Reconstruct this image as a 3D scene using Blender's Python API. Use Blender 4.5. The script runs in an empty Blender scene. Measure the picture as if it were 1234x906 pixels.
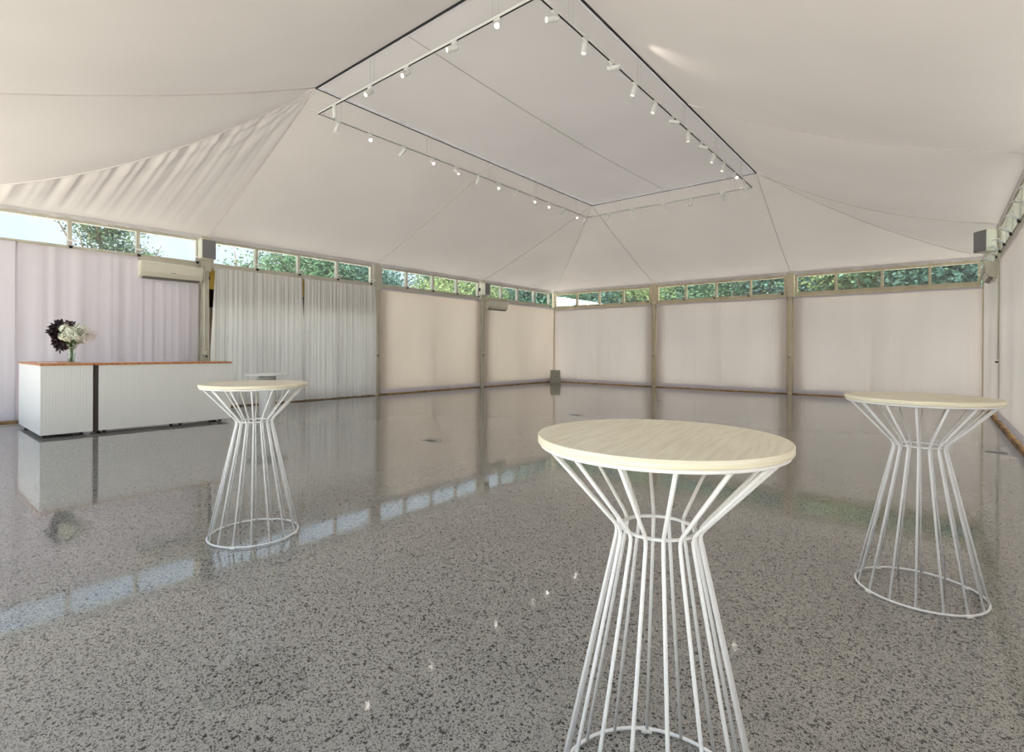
import bpy, math, random
from mathutils import Vector, Matrix
random.seed(7)
scn = bpy.context.scene
col = scn.collection
PI = math.pi
sin, cos = math.sin, math.cos
L = 4.6                      # bay length
RX, NY = 13.82, -18.75       # right wall plane, near wall plane
EZ, OZ = 3.86, 5.79          # eave height, flat ceiling panel height
OX0, OX1, OY0, OY1 = 4.68, 9.35, -4.75, -13.81
TZ = 5.38

# ------------------------------------------------------------ materials
def lin(c):
    return tuple(((v/255)/12.92 if v/255 <= .04045 else ((v/255+.055)/1.055)**2.4) for v in c)
def mat(name, rgb, rough=.5, spec=.5, metal=0, coat=0, raw=False):
    m = bpy.data.materials.new(name); m.use_nodes = True
    b = m.node_tree.nodes['Principled BSDF']
    c = rgb if raw else lin(rgb)
    b.inputs['Base Color'].default_value = (*c, 1)
    b.inputs['Roughness'].default_value = rough
    b.inputs['Specular IOR Level'].default_value = spec
    b.inputs['Metallic'].default_value = metal
    b.inputs['Coat Weight'].default_value = coat
    m['p'] = 1
    return m
def nodes(m):
    nt = m.node_tree
    return nt, nt.nodes, nt.links, nt.nodes['Principled BSDF']
def vary(m, c0, c1, scale=8, detail=3, stretch=(1,1,1), bump=0, lo=.35, hi=.65):
    nt, N, K, b = nodes(m)
    tc = N.new('ShaderNodeTexCoord'); mp = N.new('ShaderNodeMapping'); mp.inputs['Scale'].default_value = stretch
    nz = N.new('ShaderNodeTexNoise'); nz.inputs['Scale'].default_value = scale; nz.inputs['Detail'].default_value = detail
    cr = N.new('ShaderNodeValToRGB')
    cr.color_ramp.elements[0].position = lo; cr.color_ramp.elements[1].position = hi
    cr.color_ramp.elements[0].color = (*lin(c0), 1); cr.color_ramp.elements[1].color = (*lin(c1), 1)
    K.new(tc.outputs['Object'], mp.inputs['Vector']); K.new(mp.outputs['Vector'], nz.inputs['Vector'])
    K.new(nz.outputs['Fac'], cr.inputs['Fac']); K.new(cr.outputs['Color'], b.inputs['Base Color'])
    if bump:
        bp = N.new('ShaderNodeBump'); bp.inputs['Strength'].default_value = bump; bp.inputs['Distance'].default_value = .004
        K.new(nz.outputs['Fac'], bp.inputs['Height']); K.new(bp.outputs['Normal'], b.inputs['Normal'])
    return m
def fabric(name, rgb, trans, scale=.6, spread=6, stretch=(1,1,1)):
    """woven cloth: diffuse reflection mixed with diffuse transmission"""
    m = bpy.data.materials.new(name); m.use_nodes = True
    nt = m.node_tree; N = nt.nodes; K = nt.links
    N.remove(N['Principled BSDF']); out = N['Material Output']
    tc = N.new('ShaderNodeTexCoord'); mp = N.new('ShaderNodeMapping'); mp.inputs['Scale'].default_value = stretch
    nz = N.new('ShaderNodeTexNoise'); nz.inputs['Scale'].default_value = scale; nz.inputs['Detail'].default_value = 2
    cr = N.new('ShaderNodeValToRGB'); e = cr.color_ramp.elements
    e[0].position = .3; e[1].position = .7
    e[0].color = (*lin([max(0, v-spread) for v in rgb]), 1); e[1].color = (*lin([min(255, v+spread*.6) for v in rgb]), 1)
    K.new(tc.outputs['Object'], mp.inputs['Vector']); K.new(mp.outputs['Vector'], nz.inputs['Vector']); K.new(nz.outputs['Fac'], cr.inputs['Fac'])
    d = N.new('ShaderNodeBsdfDiffuse'); t = N.new('ShaderNodeBsdfTranslucent'); mx = N.new('ShaderNodeMixShader')
    mx.inputs[0].default_value = trans
    K.new(cr.outputs['Color'], d.inputs['Color']); K.new(cr.outputs['Color'], t.inputs['Color'])
    wv = N.new('ShaderNodeTexNoise'); wv.inputs['Scale'].default_value = 5; wv.inputs['Detail'].default_value = 3
    K.new(mp.outputs['Vector'], wv.inputs['Vector'])
    bp = N.new('ShaderNodeBump'); bp.inputs['Strength'].default_value = .12; bp.inputs['Distance'].default_value = .02
    K.new(wv.outputs['Fac'], bp.inputs['Height']); K.new(bp.outputs['Normal'], d.inputs['Normal'])
    K.new(d.outputs[0], mx.inputs[1]); K.new(t.outputs[0], mx.inputs[2]); K.new(mx.outputs[0], out.inputs['Surface'])
    return m
def glass_mat(name, tint=(.97,.99,.98), ior=1.5):
    m = bpy.data.materials.new(name); m.use_nodes = True
    nt = m.node_tree; N = nt.nodes; K = nt.links
    N.remove(N['Principled BSDF']); out = N['Material Output']
    t = N.new('ShaderNodeBsdfTransparent'); t.inputs[0].default_value = (*tint, 1)
    g = N.new('ShaderNodeBsdfGlossy'); g.inputs['Roughness'].default_value = .02
    lw = N.new('ShaderNodeLayerWeight')      # Schlick reflectance, the same from both faces
    p5 = N.new('ShaderNodeMath'); p5.operation = 'POWER'; p5.inputs[1].default_value = 5; K.new(lw.outputs['Facing'], p5.inputs[0])
    f = N.new('ShaderNodeMath'); f.operation = 'MULTIPLY_ADD'; f0 = ((ior-1)/(ior+1))**2
    f.inputs[1].default_value = 1-f0; f.inputs[2].default_value = f0; K.new(p5.outputs[0], f.inputs[0])
    mx = N.new('ShaderNodeMixShader')
    K.new(f.outputs[0], mx.inputs[0]); K.new(t.outputs[0], mx.inputs[1]); K.new(g.outputs[0], mx.inputs[2]); K.new(mx.outputs[0], out.inputs['Surface'])
    return m
def emis(name, rgb, s):
    m = bpy.data.materials.new(name); m.use_nodes = True
    b = m.node_tree.nodes['Principled BSDF']
    b.inputs['Base Color'].default_value = (.8,.8,.8,1)
    b.inputs['Emission Color'].default_value = (*rgb, 1); b.inputs['Emission Strength'].default_value = s
    return m

M = {}
M['canopy'] = fabric('canopy_cloth', (206,199,193), .065, .5, 4)
M['canopy_flat'] = fabric('canopy_flat_cloth', (202,197,194), .06, .5, 4)
M['seam'] = mat('seam_tape', (226,219,214), .8, .2)
M['seam_dark'] = mat('seam_dark', (196,189,187), .8, .2)
M['gap'] = mat('dark_edge_strip', (52,54,56), .6, .3)
M['valance'] = fabric('valance_cloth', (240,238,240), .3, 2, 8)
M['blind'] = fabric('blind_cloth', (246,240,238), .50, .7, 5, (1,1,.3))
M['blind_warm'] = fabric('blind_cloth_warm', (246,237,230), .50, .7, 5, (1,1,.3))
M['curtain'] = fabric('curtain_cloth_backlit_tint', (238,233,238), .27, .7, 4, (1,1,.3))  # lavender tint in the cloth stands for daylight from behind
M['drape'] = fabric('drape_cloth_grey', (248,247,246), .30, .7, 4, (1,1,.3))
M['hem'] = fabric('hem_cloth', (238,235,242), .25, 2, 4)
M['frame'] = vary(mat('painted_frame', (204,199,184), .45), (198,193,178), (210,206,192), 3)
M['frame_back'] = vary(mat('painted_frame_back', (214,202,174), .45), (208,196,168), (220,208,182), 3)
M['cream'] = mat('cream_plastic', (228,226,208), .35)
M['ac'] = mat('ac_shell', (226,222,205), .35)
M['ac_dark'] = mat('ac_vent', (120,116,104), .5)
M['white_wire'] = mat('white_powder_coat', (250,250,250), .35, .5)
M['white_paint'] = mat('white_paint', (244,245,243), .3, .5)
M['bead'] = mat('beadboard_paint', (242,242,238), .45, .4)
M['black'] = mat('black_plastic', (22,22,24), .4)
M['gap_shade'] = mat('gap_shade', (70,60,54), .6)
M['grille'] = vary(mat('speaker_grille', (134,134,136), .6), (126,126,130), (142,142,144), 60)
M['box_grey'] = mat('grey_box_paint', (168,166,152), .6)
M['steel'] = mat('brushed_steel', (170,172,172), .3, .5, 1)
M['sill'] = vary(mat('timber_sill', (150,112,62), .6), (110,78,42), (196,150,84), 5)
M['wall_back_panel'] = mat('outer_panel', (150,140,122), .8)
M['yellow'] = vary(mat('yellow_timber', (222,190,88), .6), (214,180,78), (232,204,110), 8, 3, (1,1,8))
M['brown'] = mat('brown_timber', (96,72,44), .6)
M['glass'] = glass_mat('window_glass', (.95,.98,.985), 1.9)
M['clear'] = glass_mat('vase_glass')
M['shaded_neck'] = mat('shade_grey_neck', (196,196,194), .5)
M['paper'] = mat('paper', (240,238,232), .7)
M['track'] = mat('track_white', (236,236,234), .4)
M['slot'] = mat('track_slot', (30,32,33), .6)
M['spot'] = mat('spot_white', (238,238,236), .35)
M['lens_on'] = emis('lens_lit', (1,.90,.74), 2.6)
M['lens_dim'] = emis('lens_soft', (1,.86,.68), 1.6)
M['lens_off'] = mat('lens_unlit', (150,146,138), .3)
M['wire'] = mat('thin_wire', (170,168,165), .5)
M['pad'] = mat('glide_pad', (240,240,232), .6)
M['bark'] = vary(mat('bark', (112,98,82), .9), (84,72,60), (140,126,108), 6)
M['bark_pale'] = vary(mat('bark_pale', (170,172,158), .9), (140,146,136), (190,192,180), 6)
M['stem'] = mat('green_stem', (104,128,60), .6)
M['petal'] = vary(mat('white_petal', (236,234,216), .7), (214,220,186), (248,246,236), 40)
M['petal_pink'] = vary(mat('blush_petal', (226,214,202), .7), (206,194,176), (238,230,222), 40)
M['dark_leaf'] = vary(mat('burgundy_leaf', (44,30,34), .5), (30,22,28), (62,40,44), 30)
M['flower_leaf'] = vary(mat('bouquet_leaf', (78,98,54), .6), (54,76,38), (106,128,76), 30)
M['roof_white'] = mat('white_membrane', (236,238,240), .6)

def leaf_mat(name, c0, c1):
    m = bpy.data.materials.new(name); m.use_nodes = True
    nt = m.node_tree; N = nt.nodes; K = nt.links
    N.remove(N['Principled BSDF']); out = N['Material Output']
    geo = N.new('ShaderNodeNewGeometry'); cr = N.new('ShaderNodeValToRGB')
    cr.color_ramp.elements[0].color = (*lin(c0), 1); cr.color_ramp.elements[1].color = (*lin(c1), 1)
    K.new(geo.outputs['Random Per Island'], cr.inputs['Fac'])
    d = N.new('ShaderNodeBsdfDiffuse'); t = N.new('ShaderNodeBsdfTranslucent'); mx = N.new('ShaderNodeMixShader'); mx.inputs[0].default_value = .35
    K.new(cr.outputs['Color'], d.inputs['Color']); K.new(cr.outputs['Color'], t.inputs['Color'])
    K.new(d.outputs[0], mx.inputs[1]); K.new(t.outputs[0], mx.inputs[2]); K.new(mx.outputs[0], out.inputs['Surface'])
    return m
M['leaf_blue'] = leaf_mat('foliage_blue_green', (56,88,86), (124,160,146))  # foliage colours paled and blued to carry the haze on the window glass
M['leaf_green'] = leaf_mat('foliage_mid_green', (66,98,78), (134,166,126))
M['leaf_light'] = leaf_mat('foliage_light_green', (92,120,82), (178,190,134))
M['leaf_pine'] = leaf_mat('foliage_pine', (42,70,78), (120,144,100))

def wood_light():
    m = mat('pale_oak', (226,214,184), .38, .4)
    nt, N, K, b = nodes(m)
    tc = N.new('ShaderNodeTexCoord'); mp = N.new('ShaderNodeMapping')
    mp.inputs['Scale'].default_value = (30, 2.2, 1); mp.inputs['Rotation'].default_value = (0,0,.12)
    n0 = N.new('ShaderNodeTexNoise'); n0.inputs['Scale'].default_value = 2.2; n0.inputs['Detail'].default_value = 0
    ad = N.new('ShaderNodeMixRGB'); ad.blend_type = 'ADD'; ad.inputs[0].default_value = .8
    n1 = N.new('ShaderNodeTexNoise'); n1.inputs['Scale'].default_value = 2.4; n1.inputs['Detail'].default_value = 6; n1.inputs['Distortion'].default_value = .25
    cr = N.new('ShaderNodeValToRGB'); e = cr.color_ramp.elements
    e[0].position = .36; e[1].position = .60
    e[0].color = (*lin((216,205,178)), 1); e[1].color = (*lin((230,221,197)), 1)
    K.new(tc.outputs['Object'], n0.inputs['Vector']); K.new(tc.outputs['Object'], mp.inputs['Vector'])
    K.new(mp.outputs['Vector'], ad.inputs[1]); K.new(n0.outputs['Color'], ad.inputs[2]); K.new(ad.outputs[0], n1.inputs['Vector'])
    K.new(n1.outputs['Fac'], cr.inputs['Fac']); K.new(cr.outputs['Color'], b.inputs['Base Color'])
    return m
M['oak'] = wood_light()
M['oak_edge'] = vary(mat('oak_edge', (240,232,206), .45), (232,222,192), (246,240,218), 6, 2, (1,1,40))
M['counter_wood'] = vary(mat('orange_timber', (196,130,74), .35, .5), (176,108,58), (214,150,92), 5, 4, (1,8,1))

def floor_mat():
    m = mat('polished_concrete', (150,146,140), .5, .0)
    nt, N, K, b = nodes(m)
    tc = N.new('ShaderNodeTexCoord')
    def noise(s, d=2):
        n = N.new('ShaderNodeTexNoise'); n.inputs['Scale'].default_value = s; n.inputs['Detail'].default_value = d
        K.new(tc.outputs['Object'], n.inputs['Vector']); return n
    def math_(op, a, b_=None, **k):
        n = N.new('ShaderNodeMath'); n.operation = op
        for i, v in enumerate((a, b_)):
            if v is None: continue
            if isinstance(v, (int, float)): n.inputs[i].default_value = v
            else: K.new(v, n.inputs[i])
        if k.get('clamp'): n.use_clamp = True
        return n.outputs[0]
    # distort coordinates a little so the chips are angular and irregular
    dn = noise(60, 1)
    vm = N.new('ShaderNodeVectorMath'); vm.operation = 'SCALE'; vm.inputs['Scale'].default_value = .006
    K.new(dn.outputs['Color'], vm.inputs[0])
    va = N.new('ShaderNodeVectorMath'); va.operation = 'ADD'
    K.new(tc.outputs['Object'], va.inputs[0]); K.new(vm.outputs[0], va.inputs[1])
    def chips(scale, size, frac):
        v = N.new('ShaderNodeTexVoronoi'); v.inputs['Scale'].default_value = scale; v.voronoi_dimensions = '2D'
        v.inputs['Randomness'].default_value = 1
        K.new(va.outputs[0], v.inputs['Vector'])
        sep = N.new('ShaderNodeSeparateColor'); K.new(v.outputs['Color'], sep.inputs[0])
        pick = math_('LESS_THAN', sep.outputs[0], frac)
        sz = math_('MULTIPLY', sep.outputs[1], size)
        sz = math_('ADD', sz, size*.45)
        ins = math_('SUBTRACT', sz, v.outputs['Distance'])
        ins = math_('MULTIPLY', ins, 18, clamp=True)
        return math_('MULTIPLY', pick, ins), sep.outputs[2]
    c1, g1 = chips(70, .46, .12)
    c2, g2 = chips(150, .48, .34)
    c3, g3 = chips(270, .5, .5)
    big = noise(.55, 3); mid = noise(3.2, 4); fine = noise(240, 2)
    base = N.new('ShaderNodeValToRGB'); e = base.color_ramp.elements
    e[0].position = .3; e[1].position = .7; e[0].color = (*lin((147,145,139)), 1); e[1].color = (*lin((165,162,156)), 1)
    s = math_('ADD', math_('MULTIPLY', big.outputs['Fac'], .55), math_('MULTIPLY', mid.outputs['Fac'], .45))
    K.new(s, base.inputs['Fac'])
    def mix(a, bcol, fac):
        x = N.new('ShaderNodeMixRGB'); K.new(a, x.inputs[1])
        if isinstance(bcol, tuple): x.inputs[2].default_value = (*lin(bcol), 1)
        else: K.new(bcol, x.inputs[2])
        K.new(fac, x.inputs[0]); return x.outputs[0]
    c = mix(base.outputs['Color'], (186,184,180), math_('MULTIPLY', fine.outputs['Fac'], .45))
    c = mix(c, (74,72,70), math_('MULTIPLY', c3, .6))
    chipcol = N.new('ShaderNodeValToRGB'); e = chipcol.color_ramp.elements
    e[0].color = (*lin((14,14,14)), 1); e[1].color = (*lin((62,60,58)), 1)
    K.new(g2, chipcol.inputs['Fac'])
    c = mix(c, chipcol.outputs['Color'], math_('MULTIPLY', c2, .9))
    chip2 = N.new('ShaderNodeValToRGB'); e = chip2.color_ramp.elements
    e[0].color = (*lin((12,12,13)), 1); e[1].color = (*lin((44,43,42)), 1)
    K.new(g1, chip2.inputs['Fac'])
    c = mix(c, chip2.outputs['Color'], c1)
    K.new(c, b.inputs['Base Color'])
    b.inputs['Coat Weight'].default_value = 1; b.inputs['Coat IOR'].default_value = 1.85
    rr = N.new('ShaderNodeMapRange'); K.new(mid.outputs['Fac'], rr.inputs['Value'])
    rr.inputs['From Min'].default_value = .3; rr.inputs['From Max'].default_value = .7
    rr.inputs['To Min'].default_value = .035; rr.inputs['To Max'].default_value = .08
    K.new(rr.outputs[0], b.inputs['Coat Roughness'])
    bp = N.new('ShaderNodeBump'); bp.inputs['Strength'].default_value = .02; bp.inputs['Distance'].default_value = .01
    n3 = noise(14, 2); K.new(n3.outputs['Fac'], bp.inputs['Height']); K.new(bp.outputs['Normal'], b.inputs['Coat Normal'])
    return m
M['floor'] = floor_mat()

# ------------------------------------------------------------ mesh helpers
class MB:
    def __init__(s): s.v = []; s.f = []; s.sm = []; s.mi = []
    def add(s, vs, fs, smooth=False, mi=0):
        o = len(s.v); s.v += [tuple(p) for p in vs]
        for f in fs: s.f.append([i+o for i in f]); s.sm.append(smooth); s.mi.append(mi)
        return s
    def box(s, a, b, mi=0, rz=0, taper=1, bevel=0):
        x0,y0,z0 = [min(p,q) for p,q in zip(a,b)]; x1,y1,z1 = [max(p,q) for p,q in zip(a,b)]
        if bevel:
            c = bevel; cx,cy = (x0+x1)/2,(y0+y1)/2
            rings = []
            for z, ins in ((z0,c),(z0+c,0),(z1-c,0),(z1,c)):
                X0,X1,Y0,Y1 = x0+ins,x1-ins,y0+ins,y1-ins; k = c if ins == 0 else c*.6
                rings.append([(X0+k,Y0,z),(X1-k,Y0,z),(X1,Y0+k,z),(X1,Y1-k,z),(X1-k,Y1,z),(X0+k,Y1,z),(X0,Y1-k,z),(X0,Y0+k,z)])
            vs = [p for r in rings for p in r]; fs = []
            for r in range(3):
                for i in range(8):
                    j = (i+1) % 8; fs.append([r*8+i, r*8+j, (r+1)*8+j, (r+1)*8+i])
            fs.append(list(range(7,-1,-1))); fs.append(list(range(24,32)))
            return s.add(vs, fs, False, mi)
        cx,cy = (x0+x1)/2,(y0+y1)/2
        vs = []
        for z, t in ((z0,1),(z1,taper)):
            for x,y in ((x0,y0),(x1,y0),(x1,y1),(x0,y1)):
                dx,dy = (x-cx)*t,(y-cy)*t
                vs.append((cx+dx*cos(rz)-dy*sin(rz), cy+dx*sin(rz)+dy*cos(rz), z))
        return s.add(vs, [[3,2,1,0],[4,5,6,7],[0,1,5,4],[1,2,6,5],[2,3,7,6],[3,0,4,7]], False, mi)
    def tube(s, pts, r, n=8, closed=False, cap=True, mi=0):
        pts = [Vector(p) for p in pts]; m = len(pts); rs = r if isinstance(r, (list,tuple)) else [r]*m
        vs = []; up = None
        for i,p in enumerate(pts):
            if closed: t = pts[(i+1)%m]-pts[i-1]
            else: t = pts[min(i+1,m-1)]-pts[max(i-1,0)]
            t.normalize()
            if up is None:
                up = Vector((0,0,1)) if abs(t.z) < .9 else Vector((1,0,0))
            a = (up - t*up.dot(t)); a.normalize(); up = a; b = t.cross(a)
            for k in range(n):
                w = 2*PI*k/n; vs.append(p + (a*cos(w)+b*sin(w))*rs[i])
        fs = []
        for i in range(m if closed else m-1):
            j = (i+1) % m
            for k in range(n):
                q = (k+1) % n; fs.append([i*n+k, i*n+q, j*n+q, j*n+k])
        s.add(vs, fs, True, mi)
        if cap and not closed:
            o = len(s.v)-len(vs)
            s.f.append([o+k for k in range(n-1,-1,-1)]); s.sm.append(False); s.mi.append(mi)
            s.f.append([o+(m-1)*n+k for k in range(n)]); s.sm.append(False); s.mi.append(mi)
        return s
    def ring(s, c, R, r, n=48, k=8):
        return s.tube([(c[0]+R*cos(2*PI*i/n), c[1]+R*sin(2*PI*i/n), c[2]) for i in range(n)], r, k, closed=True)
    def lathe(s, prof, c=(0,0,0), n=40, smooth=True, mi=0, cap=True):
        vs = [(c[0]+r*cos(2*PI*k/n), c[1]+r*sin(2*PI*k/n), c[2]+z) for r,z in prof for k in range(n)]
        fs = [[i*n+k, i*n+(k+1)%n, (i+1)*n+(k+1)%n, (i+1)*n+k] for i in range(len(prof)-1) for k in range(n)]
        s.add(vs, fs, smooth, mi)
        if not cap: return s
        o = len(s.v)-len(vs)
        if prof[0][0] > 1e-4: s.f.append([o+k for k in range(n-1,-1,-1)]); s.sm.append(False); s.mi.append(mi)
        if prof[-1][0] > 1e-4:
            q = o+(len(prof)-1)*n; s.f.append([q+k for k in range(n)]); s.sm.append(False); s.mi.append(mi)
        return s
    def grid(s, fn, nu, nv, smooth=True, mi=0):
        vs = [fn(i/nu, j/nv) for j in range(nv+1) for i in range(nu+1)]
        fs = [[j*(nu+1)+i, j*(nu+1)+i+1, (j+1)*(nu+1)+i+1, (j+1)*(nu+1)+i] for j in range(nv) for i in range(nu)]
        return s.add(vs, fs, smooth, mi)
    def build(s, name, m, parent=None, loc=None):
        me = bpy.data.meshes.new(name); me.from_pydata(s.v, [], s.f)
        for q in (m if isinstance(m, (list,tuple)) else [m]): me.materials.append(M[q] if isinstance(q, str) else q)
        me.polygons.foreach_set('use_smooth', s.sm); me.polygons.foreach_set('material_index', s.mi); me.update()
        o = bpy.data.objects.new(name, me); col.objects.link(o)
        if parent: o.parent = parent
        if loc: o.location = loc
        return o
def tag(o, label, cat, group=None, kind=None):
    o['label'] = label; o['category'] = cat
    if group: o['group'] = group
    if kind: o['kind'] = kind
    return o
def thing(name, label, cat, loc=(0,0,0), rz=0, group=None):
    o = bpy.data.objects.new(name, None); col.objects.link(o); o.empty_display_size = .1
    o.location = loc; o.rotation_euler = (0,0,rz)
    return tag(o, label, cat, group)
def struct(o): o['kind'] = 'structure'; return o
def copy_tree(o, parent=None):
    c = o.copy(); col.objects.link(c)
    if parent: c.parent = parent
    for ch in o.children: copy_tree(ch, c)
    return c
def hsh(i, k=0):
    x = sin(i*127.1+k*311.7)*43758.5453; return x-math.floor(x)
ORD = ['first','second','third','fourth','fifth','sixth','seventh','eighth','ninth','tenth','eleventh','twelfth','thirteenth']

# ------------------------------------------------------------ floor, ground
fl = MB().box((-.2,NY-.1,-.15), (RX+.2,.2,0)); struct(fl.build('floor','floor'))
M['ground'] = vary(mat('outdoor_paving', (186,184,176), .9), (170,170,156), (204,202,194), .3)
g = MB().box((-60,-70,-.25), (80,60,-.152)).build('ground','ground'); struct(g)

# ------------------------------------------------------------ canopy ceiling
def pt_seam(T, W, s, v):
    z = T[2]+(W[2]-T[2])*v - s*4*v*(1-v)
    return (T[0]+(W[0]-T[0])*v, T[1]+(W[1]-T[1])*v, z)
FL,FR,NL,NR = (OX0,OY0,OZ),(OX1,OY0,OZ),(OX0,OY1,OZ),(OX1,OY1,OZ)
ML,MR = (OX0,-9.3,OZ),(OX1,-9.3,OZ)
def W_(x,y): return (x,y,EZ+.02)
XW = RX
seams = {  # name: (top, wall, sag)
 'FL1':(FL,W_(0,-L),.07),'FLc':(FL,W_(0,0),.10),'FLb':(FL,W_(L,0),.07),
 'FRb':(FR,W_(2*L,0),.07),'FRc':(FR,W_(XW,0),.24),'FRr':(FR,W_(XW,-L),.30),
 'ML':(ML,W_(0,-2*L),.07),'MR':(MR,W_(XW,-2*L),.20),
 'NL3':(NL,W_(0,-3*L),.05),'NLc':(NL,W_(0,NY),.62),'NLn':(NL,W_(L,NY),.12),
 'NR3':(NR,W_(XW,-3*L),.22),'NRc':(NR,W_(XW,NY),.2),'NRn':(NR,W_(2*L,NY),.1)}
order = ['FL1','FLc','FLb','FRb','FRc','FRr','MR','NR3','NRc','NRn','NLn','NLc','NL3','ML','FL1']
cb = MB()
def patch(a, b, extra, wr=None):
    Ta,Wa,sa = seams[a]; Tb,Wb,sb = seams[b]
    def fn(u, v):
        p = pt_seam(Ta,Wa,sa,v); q = pt_seam(Tb,Wb,sb,v)
        x = [p[i]+(q[i]-p[i])*u for i in range(3)]
        e = extra*sin(PI*u)*(sin(PI*min(1,v*1.0))**.8 if 0 < v < 1 else 0)
        x[2] -= e
        if wr: x[2] += wr(u, v)
        return tuple(x)
    cb.grid(fn, 110 if wr else 24, 150 if wr is wr_left else 32)
def wr_left(u, v):      # folds hang straight down the slope from the slack hip (u = 0)
    y = (1-u)*v*(NY-OY1)
    k = math.exp(-2.6*u)*min(1, v*5)*max(0, 1-v)**.45
    w_ = .55*sin(17*y+1.5*sin(2.3*y)) + .35*sin(31*y+.8+sin(3.1*y)) + .2*sin(53*y)
    k *= 1-math.exp(-30*u)
    return k*.075*w_ + .012*sin(24*u+v)*min(1,v*5)*(1-v)
def wr_right(u, v):
    return .02*sin(9*u+4*v)*sin(PI*v)*sin(PI*u)
for a, b in zip(order[:-1], order[1:]):
    ex = .05; wr = None
    if (a,b) == ('NLc','NL3'): ex, wr = .0, wr_left
    if (a,b) == ('NLn','NLc'): ex = .12
    if a in ('FRr','MR'): ex, wr = .09, wr_right
    if (a,b) == ('FRc','FRr'): ex = .03
    patch(a, b, ex, wr)
ceiling = struct(cb.build('ceiling','canopy'))
# flat panel in the middle, with a central seam that hangs a little
def flat(u, v):
    x = OX0+.03+(OX1-OX0-.06)*u; y = OY0-.03+(OY1-OY0+.06)*v
    return (x, y, OZ+.01-.10*sin(PI*u)*sin(PI*v))
MB().grid(flat, 24, 32).build('flat_panel','canopy_flat',ceiling)
sb = MB().tube([Vector(flat(.5, j/24))-Vector((0,0,.004)) for j in range(25)], .006, 6)
sb.build('panel_seam','seam_dark',ceiling)
fr = MB()
w = .009
for a, b in (((OX0-w,OY0-w,OZ-.03),(OX1+w,OY0+w,OZ+.03)),((OX0-w,OY1-w,OZ-.03),(OX1+w,OY1+w,OZ+.03)),
             ((OX0-w,OY1,OZ-.03),(OX0+w,OY0,OZ+.03)),((OX1-w,OY1,OZ-.03),(OX1+w,OY0,OZ+.03))):
    fr.box(a, b)
fr.build('panel_edge_strip','gap',ceiling)  # thin dark strip along the gap around the flat panel
fr = MB(); w2 = .04
for a, b in (((OX0+w,OY0-w2,OZ-.02),(OX1-w,OY0-w,OZ+.0)),((OX0+w,OY1+w,OZ-.02),(OX1-w,OY1+w2,OZ)),
             ((OX0+w,OY1+w2,OZ-.02),(OX0+w2,OY0-w2,OZ)),((OX1-w2,OY1+w2,OZ-.02),(OX1-w,OY0-w2,OZ))):
    fr.box(a, b)
fr.build('panel_edge_piping','valance',ceiling)
for k, (T,Wp,s) in seams.items():
    dark = k in ('FL1','FLc','FLb','FRb','FRc')
    MB().tube([Vector(pt_seam(T,Wp,s,j/24))-Vector((0,0,.006)) for j in range(25)], .006 if dark else .008, 6).build('canopy_seam','seam_dark' if dark else 'seam',ceiling)
# short valance where the canopy meets the window heads
def valance(p, q, nrm):
    p, q, nrm = Vector(p), Vector(q), Vector(nrm); n = int((q-p).length*8)
    mb = MB()
    mb.grid(lambda u, v: tuple(p+(q-p)*u+nrm*(.075+.012*sin(u*n*2.1)*v-.02*v)+Vector((0,0,.065-.115*v+.006*sin(u*n)))), n*2, 3)
    return mb
for nm, a in (('left',((0,NY,EZ-.01),(0,0,EZ-.01),(1,0,0))),('back',((0,0,EZ-.01),(RX,0,EZ-.01),(0,-1,0))),('right',((RX,0,EZ-.01),(RX,NY,EZ-.01),(-1,0,0)))):
    valance(*a).build('valance','valance',ceiling)

# ------------------------------------------------------------ walls: posts, rails, clerestory windows
def xf(side):
    """(along a, out d, z) to world; d is positive into the room"""
    if side == 'left': return lambda a, d, z: (d, -a, z)
    if side == 'back': return lambda a, d, z: (a, -d, z)
    if side == 'right': return lambda a, d, z: (RX-d, -a, z)
def abox(mb, F, a0, a1, d0, d1, z0, z1, mi=0, bevel=0):
    return mb.box(F(a0,d0,z0), F(a1,d1,z1), mi, bevel=bevel)
WN = [0]; TN = [0]
winder_proto = {}
def winder(F, a, zr, parent):
    """black catch on the sill with a white wire loop standing out from it"""
    MB_ = MB(); abox(MB_, F, a-.035, a+.02, .03, .10, zr-.05, zr+.0, bevel=.006)
    w = MB_.build('window_catch','black',parent)
    t = MB(); t.tube([F(a-.01,.08,zr-.01), F(a-.08,.20,zr+.085), F(a+.08,.17,zr+.085), F(a-.01,.08,zr-.01)], .0085, 6)
    t.tube([F(a-.08,.20,zr+.085), F(a-.01,.24,zr+.060), F(a+.08,.17,zr+.085)], .008, 6)
    t.build('wire_loop','white_wire',w)
def window_bay(side, a0, a1, mulls, zg0, zg1, zr0, fm, winders):
    """one bay of high windows: rails, mullions, panes"""
    F = xf(side); WN[0] += 1
    mb = MB()
    abox(mb, F, a0-.02, a1+.02, -.06, .05, zg1, EZ+.02)           # head
    abox(mb, F, a0-.02, a1+.02, .05, .065, zg1+.035, zg1+.05)
    abox(mb, F, a0-.02, a1+.02, -.06, .06, zr0, zg0)              # sill rail
    abox(mb, F, a0-.02, a1+.02, .06, .075, zg0-.03, zg0-.015)
    abox(mb, F, a0-.06, a0, -.06, .045, zr0, EZ); abox(mb, F, a1, a1+.06, -.06, .045, zr0, EZ)
    for m_ in mulls: abox(mb, F, m_-.03, m_+.03, -.06, .05, zg0, zg1)
    o = struct(mb.build('window_%d' % WN[0], fm))
    es = [a0]+list(mulls)+[a1]
    for p, q in zip(es[:-1], es[1:]):
        g = MB(); p2, q2 = p+.03, q-.03
        abox(g, F, p2, q2, -.012, -.006, zg0, zg1)
        g.build('glass_pane','glass',o)
    for w_ in winders: winder(F, w_, zg0, o)
    return o
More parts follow.
